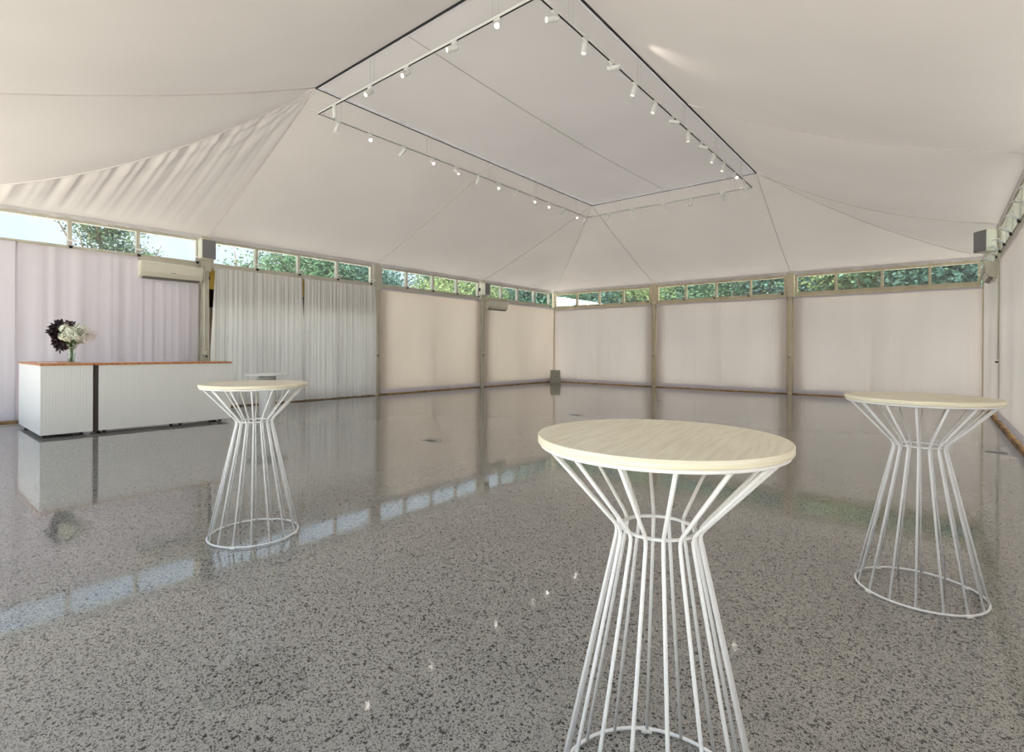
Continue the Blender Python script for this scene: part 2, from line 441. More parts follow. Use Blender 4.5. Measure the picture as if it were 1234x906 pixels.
def post(side, a, fm, wide=.2, low=.12, cable=True, bk=(.34,.34)):
    F = xf(side); TN[0] += 1
    mb = MB(); abox(mb, F, a-wide/2, a+wide/2, -.08, .075, 3.1, EZ+.02, bevel=.008)
    abox(mb, F, a-low/2, a+low/2, -.08, .06, 0, 3.1)
    abox(mb, F, a-low/2-.012, a-low/2, -.08, .03, 0, 3.1)
    abox(mb, F, a-bk[0], a+bk[1], -.15, -.09, 0, 3.1)  # added unseen backing that blocks slivers of daylight beside the blinds
    o = struct(mb.build('trim_%d' % TN[0], fm))
    if cable:
        c = MB(); c.tube([F(a+.035,.085,3.2),F(a+.035,.075,3.1),F(a+.03,.075,1.75),F(a+.02,.075,1.45),F(a+.035,.075,1.25)], .012, 6)
        c.build('blind_cord','cream',o)
        k = MB(); abox(k, F, a-.02, a+.05, .06, .09, 1.22, 1.30, bevel=.006); k.build('cord_cleat','cream',o)
        k = MB(); abox(k, F, a-.03, a+.0, .06, .11, 1.16, 1.19); k.build('cleat_hook','black',o)
    return o
zl = (3.30, 3.765, 3.18); zb = (3.24, 3.735, 3.09)
window_bay('left', .43, 4.42, (1.485,2.57,3.55), *zl, 'frame', ())
window_bay('left', 4.86, 9.02, (5.91,7.01,8.09), *zl, 'frame', (4.84,5.91,7.01,8.09))
window_bay('left', 9.42, 13.66, (10.51,11.62,12.70), *zl, 'frame', (9.42,10.51,11.62,12.70))
window_bay('left', 14.02, 18.3, (15.11,16.20,17.29), *zl, 'frame', (14.02,15.11,16.20,17.29))
window_bay('back', .10, 4.40, (1.18,2.24,3.32), *zb, 'frame_back', (1.15,2.20,3.28,4.36))
window_bay('back', 4.76, 9.02, (5.80,6.87,8.00), *zb, 'frame_back', (5.77,6.84,7.96,8.98))
window_bay('back', 9.40, 13.66, (10.44,11.59,12.67), *zb, 'frame_back', ())
for k in range(4):
    window_bay('right', L*k+.22 if k else .12, L*k+4.38, [L*k+.2+1.06*i for i in (1,2,3)], *zl, 'frame', [L*k+.2+1.06*i for i in (.25,1,2,3,3.9)])
for a, bk in ((4.6,(.36,.36)),(9.2,(.36,.08)),(13.83,(.05,.36))): post('left', a, 'frame', .22, .13, bk=bk)
for a in (4.6,9.2): post('back', a, 'frame_back', .2, .12)
for a in (4.6,9.2,13.8): post('right', a, 'frame', .2, .12)
for nm, x, y in (('a',.0,.0),('b',RX,.0),('c',0,NY),('d',RX,NY)):
    TN[0] += 1
    struct(MB().box((x-.07,y-.07,0),(x+.07,y+.07,EZ)).build('trim_%d' % TN[0],'frame_back'))
# near side is open to the garden: a header beam carried by two posts
for x in (4.6,9.2):
    TN[0] += 1; struct(MB().box((x-.09,NY-.09,0),(x+.09,NY+.09,EZ)).build('trim_%d' % TN[0],'frame'))
TN[0] += 1; struct(MB().box((-.08,NY-.08,EZ-.12),(RX+.08,NY+.08,EZ+.04)).build('trim_%d' % TN[0],'frame'))
# solid lower walls behind the hangings
def low_wall(name, side, spans, z1, cuts, fm):
    """glazed lower wall behind the hangings: rails, stiles and panes"""
    F = xf(side); mb = MB(); gl = []
    for a0, a1 in spans:
        abox(mb, F, a0, a1, -.13, -.09, z1-.06, z1); abox(mb, F, a0, a1, -.13, -.09, 0, .10)
        cs = [a0]+[c for c in cuts if a0 < c < a1]+[a1]
        for c in cs: abox(mb, F, c-.025, c+.025, -.13, -.09, .10, z1-.06)
        gl += list(zip(cs[:-1], cs[1:]))
    o = struct(mb.build(name, fm))
    for p, q in gl:
        g_ = MB(); abox(g_, F, p+.025, q-.025, -.113, -.107, .10, z1-.06); g_.build('glass_pane','glass',o)
low_wall('wall_left','left', [(0,9.3),(13.84,18.7)], 3.18, (2.3,4.6,6.9,15.4,17.0), 'frame')
low_wall('wall_back','back', [(0,RX)], 3.09, (2.3,4.6,6.9,9.2,11.5), 'frame_back')
low_wall('wall_right','right', [(0,18.7)], 3.18, (2.3,4.6,6.9,9.2,11.5,13.8,16.1), 'frame')
def sill(name, side, a1, d0, d1, h):
    F = xf(side); mb = MB(); abox(mb, F, 0, a1, d0, d1, 0, h); struct(mb.build(name,'sill'))
sill('baseboard_left','left',18.7,-.08,.035,.022); sill('baseboard_back','back',RX,-.08,.02,.02); sill('baseboard_right','right',18.7,-.08,.10,.04)

# timber doors behind the drapes of the third left bay
F = xf('left')
d = MB()
abox(d, F, 9.3, 13.84, -.16, -.09, 2.72, 3.18)
door = struct(d.build('door_1','yellow'))
d = MB()
for a in (9.33,10.42,11.52,12.62,13.66): abox(d, F, a-.03, a+.03, -.14, -.09, 0, 2.72)
abox(d, F, 9.3, 13.84, -.14, -.09, 2.3, 2.72); abox(d, F, 9.3, 13.84, -.14, -.09, 0, .14)
d.build('door_frame','brown',door)
for i in range(4):
    d = MB(); abox(d, F, 9.36+i*1.1, 10.39+i*1.1, -.118, -.112, .14, 2.3); d.build('glass_pane','glass',door)
d = MB(); abox(d, F, 13.70, 13.75, -.09, -.05, 2.93, 3.02, bevel=.008); d.build('door_closer','black',door)

# ------------------------------------------------------------ hangings
def hang(name, label, cat, side, a0, a1, z0, z1, amp, pitch, m, group, seed=0, d=.035, gather=0, hem=True, flare=0, cr=()):
    """a hanging cloth: amp fold depth, pitch fold spacing; thickness by doubled surface at the edges"""
    F = xf(side); wdt = a1-a0; nu = max(24, int(wdt/pitch*8)); nv = 14
    rnd = random.Random(seed)
    ph = [rnd.uniform(0, 6.28) for _ in range(6)]
    def off(a, v):
        s = a/pitch*2*PI
        q = .55*sin(s+ph[0]+2.4*sin(s*.19+ph[1])) + .34*sin(1.73*s+ph[2]+1.8*sin(s*.31)+.5*v) + .45*sin(.41*s+ph[3]+v*.8)*sin(.13*s+ph[5])
        q += .18*sin(3.1*s+ph[4])
        for c_ in cr: q += 1.6*math.exp(-((a-c_)/.02)**2)
        return amp*q*(.35+.65*v) + amp*.25*sin(9*v+a*2+ph[5])*v
    root = thing(name, label, cat, F((a0+a1)/2, d, z0), 0, group)
    base = Vector(F((a0+a1)/2, d, z0))
    def P(a, dd, z): return tuple(Vector(F(a, dd, z))-base)
    mb = MB()
    def fn(u, v):
        a = a0+wdt*u; a += flare*(u-.5)*v
        return P(a, d+amp*1.2+off(a, v), z1+(z0-z1)*v + (.004*sin(a*7+ph[1]) if v > .98 else 0))
    mb.grid(fn, nu, nv); mb.grid(lambda u, v: tuple(Vector(fn(1-u, v))-Vector(P(0,0,0))+Vector(P(0,-.004,0))), nu, nv)
    mb.build('cloth', m, root)
    h = MB()
    abox(h, lambda a,dd,z: P(a,dd,z), a0, a1, d-.02, d+.012, z1-.05, z1+.01)
    h.build('heading_tape', 'hem', root)
    if hem:
        h = MB(); hv = 1-.13/(z1-z0)
        def fh(u, v):
            p = Vector(fn(u, hv+(1-hv)*v)); q = Vector(P(0,.006+.004*sin(v*PI),0))-Vector(P(0,0,0)); return tuple(p+q)
        h.grid(fh, nu, 4); h.build('hem', 'hem', root)
    return root
gb = 'flat white blinds covering the wall bays'
gd = 'white cloth curtains on the left wall'
hang('wall_blind','cream-white blind on the left wall under the small far air conditioner','blind','left',.04,4.50,.04,3.17,.0045,.11,'blind_warm',gb,1)
hang('wall_blind','wide cream-white blind on the left wall just right of the pleated drapes','blind','left',4.72,9.07,.04,3.17,.0045,.12,'blind_warm',gb,2)
hang('wall_blind','flat white blind on the back wall, leftmost bay beside the grey corner box','blind','back',.03,4.50,.035,3.09,.005,.13,'blind',gb,3, cr=(1.4,2.75))
hang('wall_blind','flat white blind in the middle bay of the back wall between two posts','blind','back',4.70,9.10,.035,3.09,.005,.14,'blind',gb,4, cr=(6.15,7.7))
hang('wall_blind','flat white blind on the back wall, rightmost bay behind the right wire table','blind','back',9.29,13.79,.035,3.09,.005,.15,'blind',gb,5)
hang('wall_blind','white cloth blind at the far end of the right wall under the far-right air conditioner','blind','right',.02,4.50,.09,3.17,.006,.14,'blind',gb,6)
hang('wall_blind','white right-wall blind at the right photo edge, nearer than the speaker post','blind','right',4.72,9.08,.09,3.17,.012,.2,'blind',gb,7, d=.05)
hang('wall_blind','white right-wall blind directly beside the camera','blind','right',9.32,13.70,.09,3.17,.008,.2,'blind',gb,8)
hang('wall_blind','white right-wall blind nearest the open garden side','blind','right',13.9,18.6,.09,3.17,.008,.2,'blind',gb,9)
hang('curtain','left one of two pleated pale grey drapes, behind the low white pedestal table','curtain','left',11.56,13.66,.03,3.19,.050,.135,'drape',gd,11,d=.05,hem=False,flare=.22)
hang('curtain','right one of two pleated pale grey drapes, next to the flat blinds','curtain','left',9.30,11.49,.03,3.19,.046,.13,'drape',gd,12,d=.05,hem=False,flare=.16)
hang('curtain','loose lavender-white curtain hanging behind the bouquet and bar counter','curtain','left',15.12,17.0,.06,3.24,.026,.34,'curtain',gd,13,d=.04,cr=(15.45,))
hang('curtain','short lavender-white curtain below the larger air conditioner beside the bar','curtain','left',13.98,15.12,.06,2.80,.026,.2,'curtain',gd,14,d=.03)
hang('curtain','lavender-white curtain at the left photo edge, left of the bar counter','curtain','left',16.96,18.6,.06,3.24,.022,.30,'curtain',gd,15,d=.075)

# ------------------------------------------------------------ air conditioners
def ac(label, side, a0, a1, z0, z1):
    F = xf(side); c = Vector(F((a0+a1)/2, .02, z0))
    root = thing('air_conditioner', label, 'air conditioner', c, 0, 'split air conditioners on the walls')
    P = lambda a, dd, z: tuple(Vector(F(a, dd, z))-c)
    H = z1-z0
    prof = [(.09,z0+.02),(.12,z0),(.20,z0+.05),(.255,z0+.13),(.262,z1-.06),(.25,z1-.015),(.225,z1),(.09,z1)]
    mb = MB(); n = len(prof); vs = []
    for a in (a0, a0+.012, a1-.012, a1):
        k = .97 if a in (a0, a1) else 1
        vs += [P(a, .09+(dd-.09)*k, z0+H/2+(z-z0-H/2)*k) for dd, z in prof]
    fs = [[r*n+i, r*n+(i+1)%n, (r+1)*n+(i+1)%n, (r+1)*n+i] for r in range(3) for i in range(n)]
    fs += [list(range(n)), list(range(4*n-1, 3*n-1, -1))]
    mb.add(vs, fs); mb.build('casing','ac',root)
    f = MB(); abox(f, P, a0+.03, a1-.03, .262, .272, z0+.13, z1-.05, bevel=.004); f.build('front_panel','ac',root)
    f = MB(); f.add([P(a0+.05,.135,z0+.002),P(a1-.05,.135,z0+.002),P(a1-.05,.198,z0+.045),P(a0+.05,.198,z0+.045)], [[0,1,2,3]])
    f.add([P(a0+.05,.135,z0-.004),P(a1-.05,.135,z0-.004),P(a1-.05,.202,z0+.040),P(a0+.05,.202,z0+.040)], [[3,2,1,0]])
    f.build('louvre','ac_dark',root)
    f = MB(); abox(f, P, (a0+a1)/2-.05, (a0+a1)/2+.05, .272, .274, z0+.145, z0+.155); f.build('badge','ac_dark',root)
    f = MB()
    f.add([P(a0,.07,z0+.01),P(a1,.07,z0+.01),P(a1,.07,z1),P(a0,.07,z1),P(a0,.09,z0+.03),P(a1,.09,z0+.03),P(a1,.09,z1-.01),P(a0,.09,z1-.01)], [[0,1,2,3],[4,5,6,7],[0,1,5,4],[1,2,6,5],[2,3,7,6],[3,0,4,7]])
    f.build('back_plate','ac',root)
    return root
ac('large cream air conditioner on the left wall above the bar counter','left',13.95,15.12,2.80,3.15)
ac('small far air conditioner on the left wall near the back corner, under a speaker','left',3.40,4.50,2.83,3.15)
ac('cream air conditioner seen end-on at the far end of the right wall below a speaker','right',3.30,4.48,2.84,3.18)
bpy.data.objects['air_conditioner']

# ------------------------------------------------------------ speakers
def speaker(label, loc, rz):
    root = thing('wall_speaker', label, 'speaker', loc, rz, 'box speakers mounted high on the wall posts')
    # front faces local +x
    prof = [(-.13,-.09),(-.13,.09),(-.05,.145),(.10,.155),(.12,.15),(.12,-.15),(.10,-.155),(-.05,-.145)]
    mb = MB(); H = .43; n = len(prof); vs = []
    for z, k in ((-H/2,.94),(-H/2+.015,1),(H/2-.015,1),(H/2,.94)): vs += [(x*k, y*k, z) for x, y in prof]
    fs = [[r*n+i, (r)*n+(i+1)%n, (r+1)*n+(i+1)%n, (r+1)*n+i] for r in range(3) for i in range(n)] + [list(range(n-1,-1,-1)), list(range(3*n,4*n))]
    mb.add(vs, fs); mb.build('cabinet','cream',root)
    g = MB().box((.12,-.143,-H/2+.012),(.134,.143,H/2-.012),bevel=.005); g.build('grille','grille',root)
    b = MB(); b.tube([(-.13,0,0),(-.24,0,0)], .018, 8); b.box((-.25,-.04,-.06),(-.235,.04,.06)); b.build('mounting_bracket','black',root)
    return root
speaker('dark-grilled box speaker on the left wall post beside the large air conditioner',(.26,-13.90,3.55),.12)
speaker('small far box speaker on the left wall post near the back corner',(.26,-4.72,3.54),.12)
speaker('grey box speaker on the right wall post at the right edge of the photo',(13.57,-4.72,3.54),PI+.62)

# ------------------------------------------------------------ track lighting
def lamp_dir(v): v = Vector(v); v.normalize(); return v
rail = thing('light_rail','long white rectangular lighting rail hung below the flat ceiling panel','light rail',(6.97,-9.33,TZ))
TX0,TX1,TY0,TY1 = 4.63,9.30,-4.93,-13.73
def rail_seg(a, b):
    a = Vector(a)-Vector((6.97,-9.33,TZ)); b = Vector(b)-Vector((6.97,-9.33,TZ))
    along_x = abs(a.x-b.x) > abs(a.y-b.y); h = .018
    lo = Vector((min(a.x,b.x),min(a.y,b.y),0)); hi = Vector((max(a.x,b.x),max(a.y,b.y),0))
    g = h if along_x else 0; k = 0 if along_x else h
    mb = MB(); mb.box((lo.x-h,lo.y-h,0),(hi.x+h,hi.y+h,.034),bevel=.003) if along_x else mb.box((lo.x-h,lo.y+h,0),(hi.x+h,hi.y-h,.034),bevel=.003)
    o = mb.build('rail_bar','track',rail)
    mb = MB(); s_ = .011
    mb.box((lo.x-s_,lo.y-s_,-.003),(hi.x+s_,hi.y+s_,.0)); mb.build('conductor_slot','slot',o)
rail_seg((TX0,TY0,0+TZ),(TX1,TY0,TZ)); rail_seg((TX0,TY1,TZ),(TX1,TY1,TZ)); rail_seg((TX0,TY0,TZ),(TX0,TY1,TZ)); rail_seg((TX1,TY0,TZ),(TX1,TY1,TZ))
for x, y in [(TX0,yy) for yy in (-13.4,-11.3,-9.4,-7.6,-5.6)]+[(TX1,yy) for yy in (-13.1,-11.2,-9.4,-7.6,-5.9)]+[(xx,TY1) for xx in (6.1,8.6)]+[(xx,TY0) for xx in (5.6,7.1,8.8)]:
    for q in (-.0,.10):
        MB().tube([(x-6.97+(q if y in (TY0,TY1) else 0),y+9.33+(0 if y in (TY0,TY1) else q),.034),(x-6.97+(q if y in (TY0,TY1) else 0),y+9.33+(0 if y in (TY0,TY1) else q),OZ-TZ-.005)], .0022, 5).build('suspension_wire','wire',rail)
lamp_meshes = {}
def lamp(x, y, dr, state, label):
    root = thing('track_spotlight', label, 'spotlight', (x,y,TZ-.003), 0, 'white spotlights on the lighting rail')
    d_ = lamp_dir(dr)
    if not lamp_meshes:
        a = MB().box((-.05,-.016,-.022),(.05,.016,-.0),bevel=.004); a.tube([(0,0,-.02),(0,0,-.06)], .010, 8)
        lamp_meshes['ad'] = a.build('adapter','spot').data
        h = MB(); h.lathe([(.024,.055),(.034,.048),(.036,.04),(.036,-.118),(.034,-.122),(.030,-.122),(.029,-.105)], n=24)
        lamp_meshes['hd'] = h.build('lamp_head','spot').data
        for k, mm in (('on','lens_on'),('dim','lens_dim'),('off','lens_off')):
            l_ = MB().lathe([(.029,-.106),(.015,-.104),(.0005,-.103)], n=24)
            lamp_meshes[k] = l_.build('lens',mm).data
        for o in [o for o in list(col.objects) if o.data in lamp_meshes.values() and o.parent is None]: bpy.data.objects.remove(o)
    a = bpy.data.objects.new('adapter', lamp_meshes['ad']); col.objects.link(a); a.parent = root
    if y in (TY0,TY1): pass
    else: a.rotation_euler = (0,0,PI/2)
    h = bpy.data.objects.new('lamp_head', lamp_meshes['hd']); col.objects.link(h); h.parent = root
    h.location = Vector((0,0,-.085)) + d_*.0
    h.rotation_mode = 'QUATERNION'; h.rotation_quaternion = d_.to_track_quat('-Z','Y')
    l_ = bpy.data.objects.new('lens', lamp_meshes[state]); col.objects.link(l_); l_.parent = h
    ld = bpy.data.lights.new('spot_fill_beam','SPOT'); ld.energy = .4 if state == 'on' and dr[2] < -.2 and y != -13.40 else LAMP_W; ld.color = (1,.93,.84); ld.spot_size = math.radians(60); ld.spot_blend = .9; ld.shadow_soft_size = .03  # every lamp gets a beam; in the unlit ones it is added fill light
    lo = bpy.data.objects.new('spot_fill_beam', ld); col.objects.link(lo); lo.parent = h; lo.location = (0,0,-.135)
LAMP_W = 9
CAM = Vector((12.825,-18.452,1.354))
def tocam(x, y, dx=0, dy=0, dz=0):
    v = CAM-Vector((x,y,TZ)); v.normalize(); return (v.x+dx, v.y+dy, v.z+dz)
R2 = Vector((.772,.635,0))   # image right
def rd(r, f, z): # direction from right / toward-camera / up components
    fw = Vector((.635,-.772,0)); v = R2*r+fw*f; return (v.x, v.y, z)
left = [(-13.37,rd(-.4,-.1,-.9),'off','pointing down toward the left wall'),(-12.70,rd(.35,.75,-.6),'on','lit, facing the camera'),
 (-11.91,rd(-.6,.0,-.7),'off','unlit and tilted left'),(-11.16,rd(.4,.7,-.6),'on','lit lens facing the camera'),
 (-10.46,rd(.6,.45,-.75),'dim','tilted right'),(-9.75,rd(-.3,.0,-.9),'off','tilted slightly left'),(-9.04,rd(.1,.8,-.55),'on','bright lens facing the camera'),
 (-8.33,rd(-.6,0,-.7),'off','tilted left beside the ceiling seam'),(-7.62,rd(.25,.7,-.6),'on','lit lens toward the camera'),(-6.95,rd(.05,.8,-.55),'on','lit and pointing at the camera'),
 (-6.24,rd(-.5,0,-.8),'off','tilted left away from the camera'),(-5.53,rd(.05,.8,-.55),'on','lit, second from the far corner'),(-5.05,rd(-.4,-.1,-.8),'off','dark, right at the far corner')]
for i, (y, dr, st, tx) in enumerate(left): lamp(TX0, y, dr, st, '%s spotlight from the near end of the left rail, %s' % (ORD[i], tx))
near = [(5.12,rd(.05,-.05,-1),'off','hanging straight down'),(6.10,rd(-.4,.6,-.6),'on','lit and tilted left'),(6.97,rd(-.35,.6,-.6),'on','lit, angled left toward the camera'),
 (7.94,rd(-.75,.45,-.45),'on','turned left with glowing lens'),(8.68,rd(0,.85,-.5),'on','glaring straight at the camera')]
for i, (x, dr, st, tx) in enumerate(near): lamp(x, TY1, dr, st, '%s spotlight from the left end of the near rail, %s' % (ORD[i], tx))
right = [(-13.40,rd(-.8,.35,-.3),'on','lit and turned left'),(-12.72,rd(-.15,.1,-1),'dim','hanging straight down'),(-12.03,rd(1,.25,.05),'on','turned right, lighting the canopy'),
 (-11.30,rd(-.3,.1,-.9),'dim','pointing down, slightly left'),(-10.57,rd(-.35,.1,-.9),'dim','tilted a little left'),(-9.86,rd(.9,.3,-.25),'on','turned right with bright lens'),
 (-9.13,rd(-.05,.1,-1),'dim','hanging straight down halfway along'),(-8.45,rd(.85,.35,-.3),'on','turned right'),(-7.75,rd(-.35,.1,-.9),'dim','tilted left'),
 (-7.12,rd(-.3,.1,-.9),'dim','tilted slightly left'),(-6.29,rd(0,.85,-.5),'on','glaring at the camera'),(-5.65,rd(-.4,0,-.8),'dim','tilted left near the far corner')]
for i, (y, dr, st, tx) in enumerate(right): lamp(TX1, y, dr, st, '%s spotlight from the near end of the right rail, %s' % (ORD[i], tx))
far = [(5.33,rd(-.5,-.2,-.7),'off','tilted left'),(6.12,rd(.1,-.1,-1),'off','short and hanging down'),(7.03,rd(0,-.1,-1),'off','hanging straight down at mid rail'),
 (7.81,rd(-.3,-.2,-.8),'off','tilted slightly left'),(8.60,rd(.7,-.2,-.5),'off','turned right'),(9.18,rd(.1,-.1,-1),'off','at the right corner')]
for i, (x, dr, st, tx) in enumerate(far): lamp(x, TY0, dr, st, '%s spotlight from the left end of the far rail, %s' % (ORD[i], tx))

# ------------------------------------------------------------ wire-framed bar tables
def bar_table():
    root = thing('wire_bar_table','x','table',(0,0,0),0,'tall round wire-frame bar tables')
    H = 1.103; R = .358
    t = MB(); t.lathe([(R-.0015,H-.021),(R,H-.0195),(R,H-.0015),(R-.0015,H),(.0005,H)], n=96, smooth=False)
    t.v = t.v; top = t.build('tabletop','oak',root)
    e = MB(); n = 96
    e.lathe([(R-.02,H-.0222),(R+.0006,H-.0215),(R+.0012,H-.020),(R+.0012,H-.002),(R-.0008,H+.0003),(R-.004,H-.001)], n=96, cap=False)
    e.build('edge_band','oak_edge',top)
    r = .0058; zt = H-.0222-r-.0005; RT,RW,RB,ZW = .347,.1165,.2995,.8284
    MB().ring((0,0,zt),RT,.006,72).build('top_ring','white_wire',root)
    MB().ring((0,0,ZW),RW-r-.004,.0055,48).build('waist_ring','white_wire',root)
    MB().ring((0,0,.0115),RB,.006,72).build('base_ring','white_wire',root)
    pts = []
    A = Vector((RT-.006,0,zt+.002)); B = Vector((RW,0,ZW)); C_ = Vector((RB-.004,0,.012))
    u = (A-B).normalized(); w_ = (C_-B).normalized()
    path = [A, B+u*.03, B+u*.012+w_*.002, B+w_*.012+u*.002, B+w_*.03, C_]
    me = None
    for k in range(16):
        if me is None:
            o = MB().tube(path, r, 10).build('rod','white_wire',root); me = o.data
        else:
            o = bpy.data.objects.new('rod', me); col.objects.link(o); o.parent = root
        o.rotation_euler = (0,0,2*PI*k/16)
    for k in range(4):
        o = MB().box((RB-.012,-.018,0),(RB+.012,.018,.014),bevel=.003).build('glide','pad',root); o.rotation_euler = (0,0,2*PI*(k+.25)/4)
    return root
t1 = bar_table(); t1.location = (12.185,-16.983,0); t1.rotation_euler = (0,0,math.radians(7.8))
t1['label'] = 'white wire bar table with pale oak round top, nearest one in the centre foreground'
t2 = copy_tree(t1); t2.location = (12.751,-14.716,0); t2.rotation_euler = (0,0,math.radians(21.4))
t2['label'] = 'white wire bar table with pale oak top standing at the right near the right wall'
t3 = copy_tree(t1); t3.location = (8.966,-16.723,0); t3.rotation_euler = (0,0,math.radians(17.6))
t3['label'] = 'white wire bar table standing at the left in front of the bar counter'

# ------------------------------------------------------------ low white table behind
lt = thing('pedestal_table','low round white table with thick white pedestal standing before the pleated drapes','table',(2.625,-13.64,0))
MB().lathe([(.39,-.012),(.398,-.006),(.398,.012),(.39,.016)], (0,0,.845), 64).build('tabletop','white_paint',lt)
MB().lathe([(.142,.0),(.146,.01),(.160,.70),(.160,.72)], (0,0,0), 48).build('pedestal','white_paint',lt)
MB().lathe([(.158,.72),(.158,.833)], (0,0,0), 48).build('neck','shaded_neck',lt)  # top of the pedestal, coloured grey for the shade under the tabletop

# ------------------------------------------------------------ bar counters
def bead_panel(mb, x, y0, y1, z0, z1, groove=.05):
    """front of vertical boards with V grooves, facing +x"""
    n = max(1, round((y1-y0)/groove)); g = (y1-y0)/n; ys = []
    for i in range(n):
        a = y0+i*g; ys += [(a,-.003),(a+.004,0),(a+g-.004,0)]
    ys.append((y1,-.003))
    vs = []; 
    for y, d_ in ys: vs += [(x+d_,y,z0),(x+d_,y,z1)]
    mb.add(vs, [[2*i,2*i+2,2*i+3,2*i+1] for i in range(len(ys)-1)])
def caster(root, x, y):
    c = MB(); c.box((x-.04,y-.03,.035),(x+.04,y+.03,.056)); 
    c.tube([(x-.014,y,.0225),(x+.014,y,.0225)], .0225, 14); c.build('caster','black',root)
cA = thing('bar_counter','white end counter with timber top, carrying the bouquet, at the left edge','bar counter',(0,0,0),0,'white bar counter units')
X0,X1,Y0,Y1 = .72,2.60,-16.98,-16.36
b = MB(); b.box((X0,Y0,.052),(X1-.008,Y1,1.082)); b.build('cabinet','white_paint',cA)
b = MB(); b.box((X1-.012,Y0+.001,.052),(X1-.004,Y1-.001,1.082)); bead_panel(b, X1+.0, Y0, Y1, .05, 1.083, .037); b.build('beadboard_front','bead',cA)
MB().box((X0-.03,Y0-.012,1.083),(X1+.015,Y1+.005,1.112),bevel=.003).build('countertop','counter_wood',cA)
for x, y in ((X0+.12,Y0+.08),(X0+.12,Y1-.08),(X1-.12,Y0+.07),(X1-.12,Y1-.12)): caster(cA, x, y)
cB = thing('bar_counter','long white beadboard counter with orange timber top right of the end counter','bar counter',(0,0,0),0,'white bar counter units')
Xb0,Y0,Y1 = 2.0,-16.285,-14.31
b = MB(); b.box((Xb0,Y0,.052),(X1-.008,Y1,1.082)); b.build('cabinet','white_paint',cB)
b = MB(); b.box((X1-.012,Y0+.001,.052),(X1-.004,Y1-.001,1.082)); bead_panel(b, X1, Y0, Y1, .05, 1.083, .037); b.build('beadboard_front','bead',cB)
MB().box((Xb0-.02,Y0-.06,1.083),(X1+.015,Y1+.012,1.112),bevel=.003).build('countertop','counter_wood',cB)
MB().box((X1-.055,Y0-.068,.03),(X1-.03,Y0-.002,1.082)).build('gap_shade_strip','gap_shade',cB)  # dark strip painted in for the shade between the two counters
for x, y in ((X1-.08,Y0+.08),(X1-.08,Y0+1.02),(X1-.08,Y0+1.16),(X1-.08,Y1-.32),(X1-.08,Y1-.16),(Xb0+.1,Y0+.1),(Xb0+.1,Y1-.1)): caster(cB, x, y)
pp = MB(); pp.box((-.15,-.105,0),(.15,.105,.004)); pp.box((-.148,-.1,.004),(.15,.103,.008)); pp = pp.build('paper_sheet','paper',None,(1.75,-16.78,1.1122)); tag(pp,'small stack of white paper lying on the end counter beside the vase','paper')

# ------------------------------------------------------------ vase and flowers
VX,VY,VZ = 2.02,-16.52,1.1125
vase = thing('glass_vase','clear glass vase holding the bouquet on the end counter','vase',(VX,VY,VZ))
MB().lathe([(.044,0),(.048,.004),(.050,.08),(.056,.18),(.068,.27),(.065,.268),(.053,.18),(.047,.08),(.044,.012),(.0005,.010)], n=32).build('glass_body','clear',vase)
M['water'] = glass_mat('vase_water', (.86,.93,.84), 1.33)
MB().lathe([(.0005,.013),(.041,.014),(.045,.08),(.049,.15),(.0005,.151)], n=32).build('water','water',vase)
def blob_cluster(mb, c, R, n, r0, seed, squash=1):
    rn = random.Random(seed)
    for i in range(n):
        v = Vector((rn.gauss(0,1),rn.gauss(0,1),rn.gauss(0,1))).normalized()*R*rn.uniform(.7,1)
        v.z *= squash; p = Vector(c)+v; r = r0*rn.uniform(.7,1.2)
        t = Vector((rn.gauss(0,1),rn.gauss(0,1),rn.gauss(0,1))).normalized(); nrm = (v.normalized()+t*.4).normalized()
        a = nrm.orthogonal().normalized(); bb = nrm.cross(a)
        vs = [p+nrm*r*.25]+[p+(a*cos(k*PI/4)+bb*sin(k*PI/4))*r*(1 if k%2 else .55)+nrm*r*.35 for k in range(8)]
        mb.add(vs, [[0,1+k,1+(k+1)%8] for k in range(8)], True)
def leafy(mb, c, R, n, ln, wd, seed, bias=None):
    rn = random.Random(seed)
    for i in range(n):
        v = Vector((rn.gauss(0,1),rn.gauss(0,1),rn.gauss(0,1))).normalized()
        p = Vector(c)+Vector((v.x*R[0],v.y*R[1],v.z*R[2]))*rn.uniform(.3,1)
        d_ = (v+Vector((rn.gauss(0,.5),rn.gauss(0,.5),rn.gauss(0,.5)))+(Vector(bias) if bias else Vector())).normalized()
        s_ = d_.orthogonal().normalized(); nn = d_.cross(s_)
        a = rn.uniform(0,6.28); s_ = s_*cos(a)+nn*sin(a); nn = d_.cross(s_)
        l_ = ln*rn.uniform(.7,1.25); w_ = wd*rn.uniform(.7,1.2)
        vs = [p, p+d_*l_*.35+s_*w_*.5+nn*l_*.06, p+d_*l_*.35-s_*w_*.5+nn*l_*.06, p+d_*l_*.75+s_*w_*.38, p+d_*l_*.75-s_*w_*.38, p+d_*l_-nn*l_*.1]
        mb.add(vs, [[0,1,2],[1,3,4,2],[3,5,4]], True)
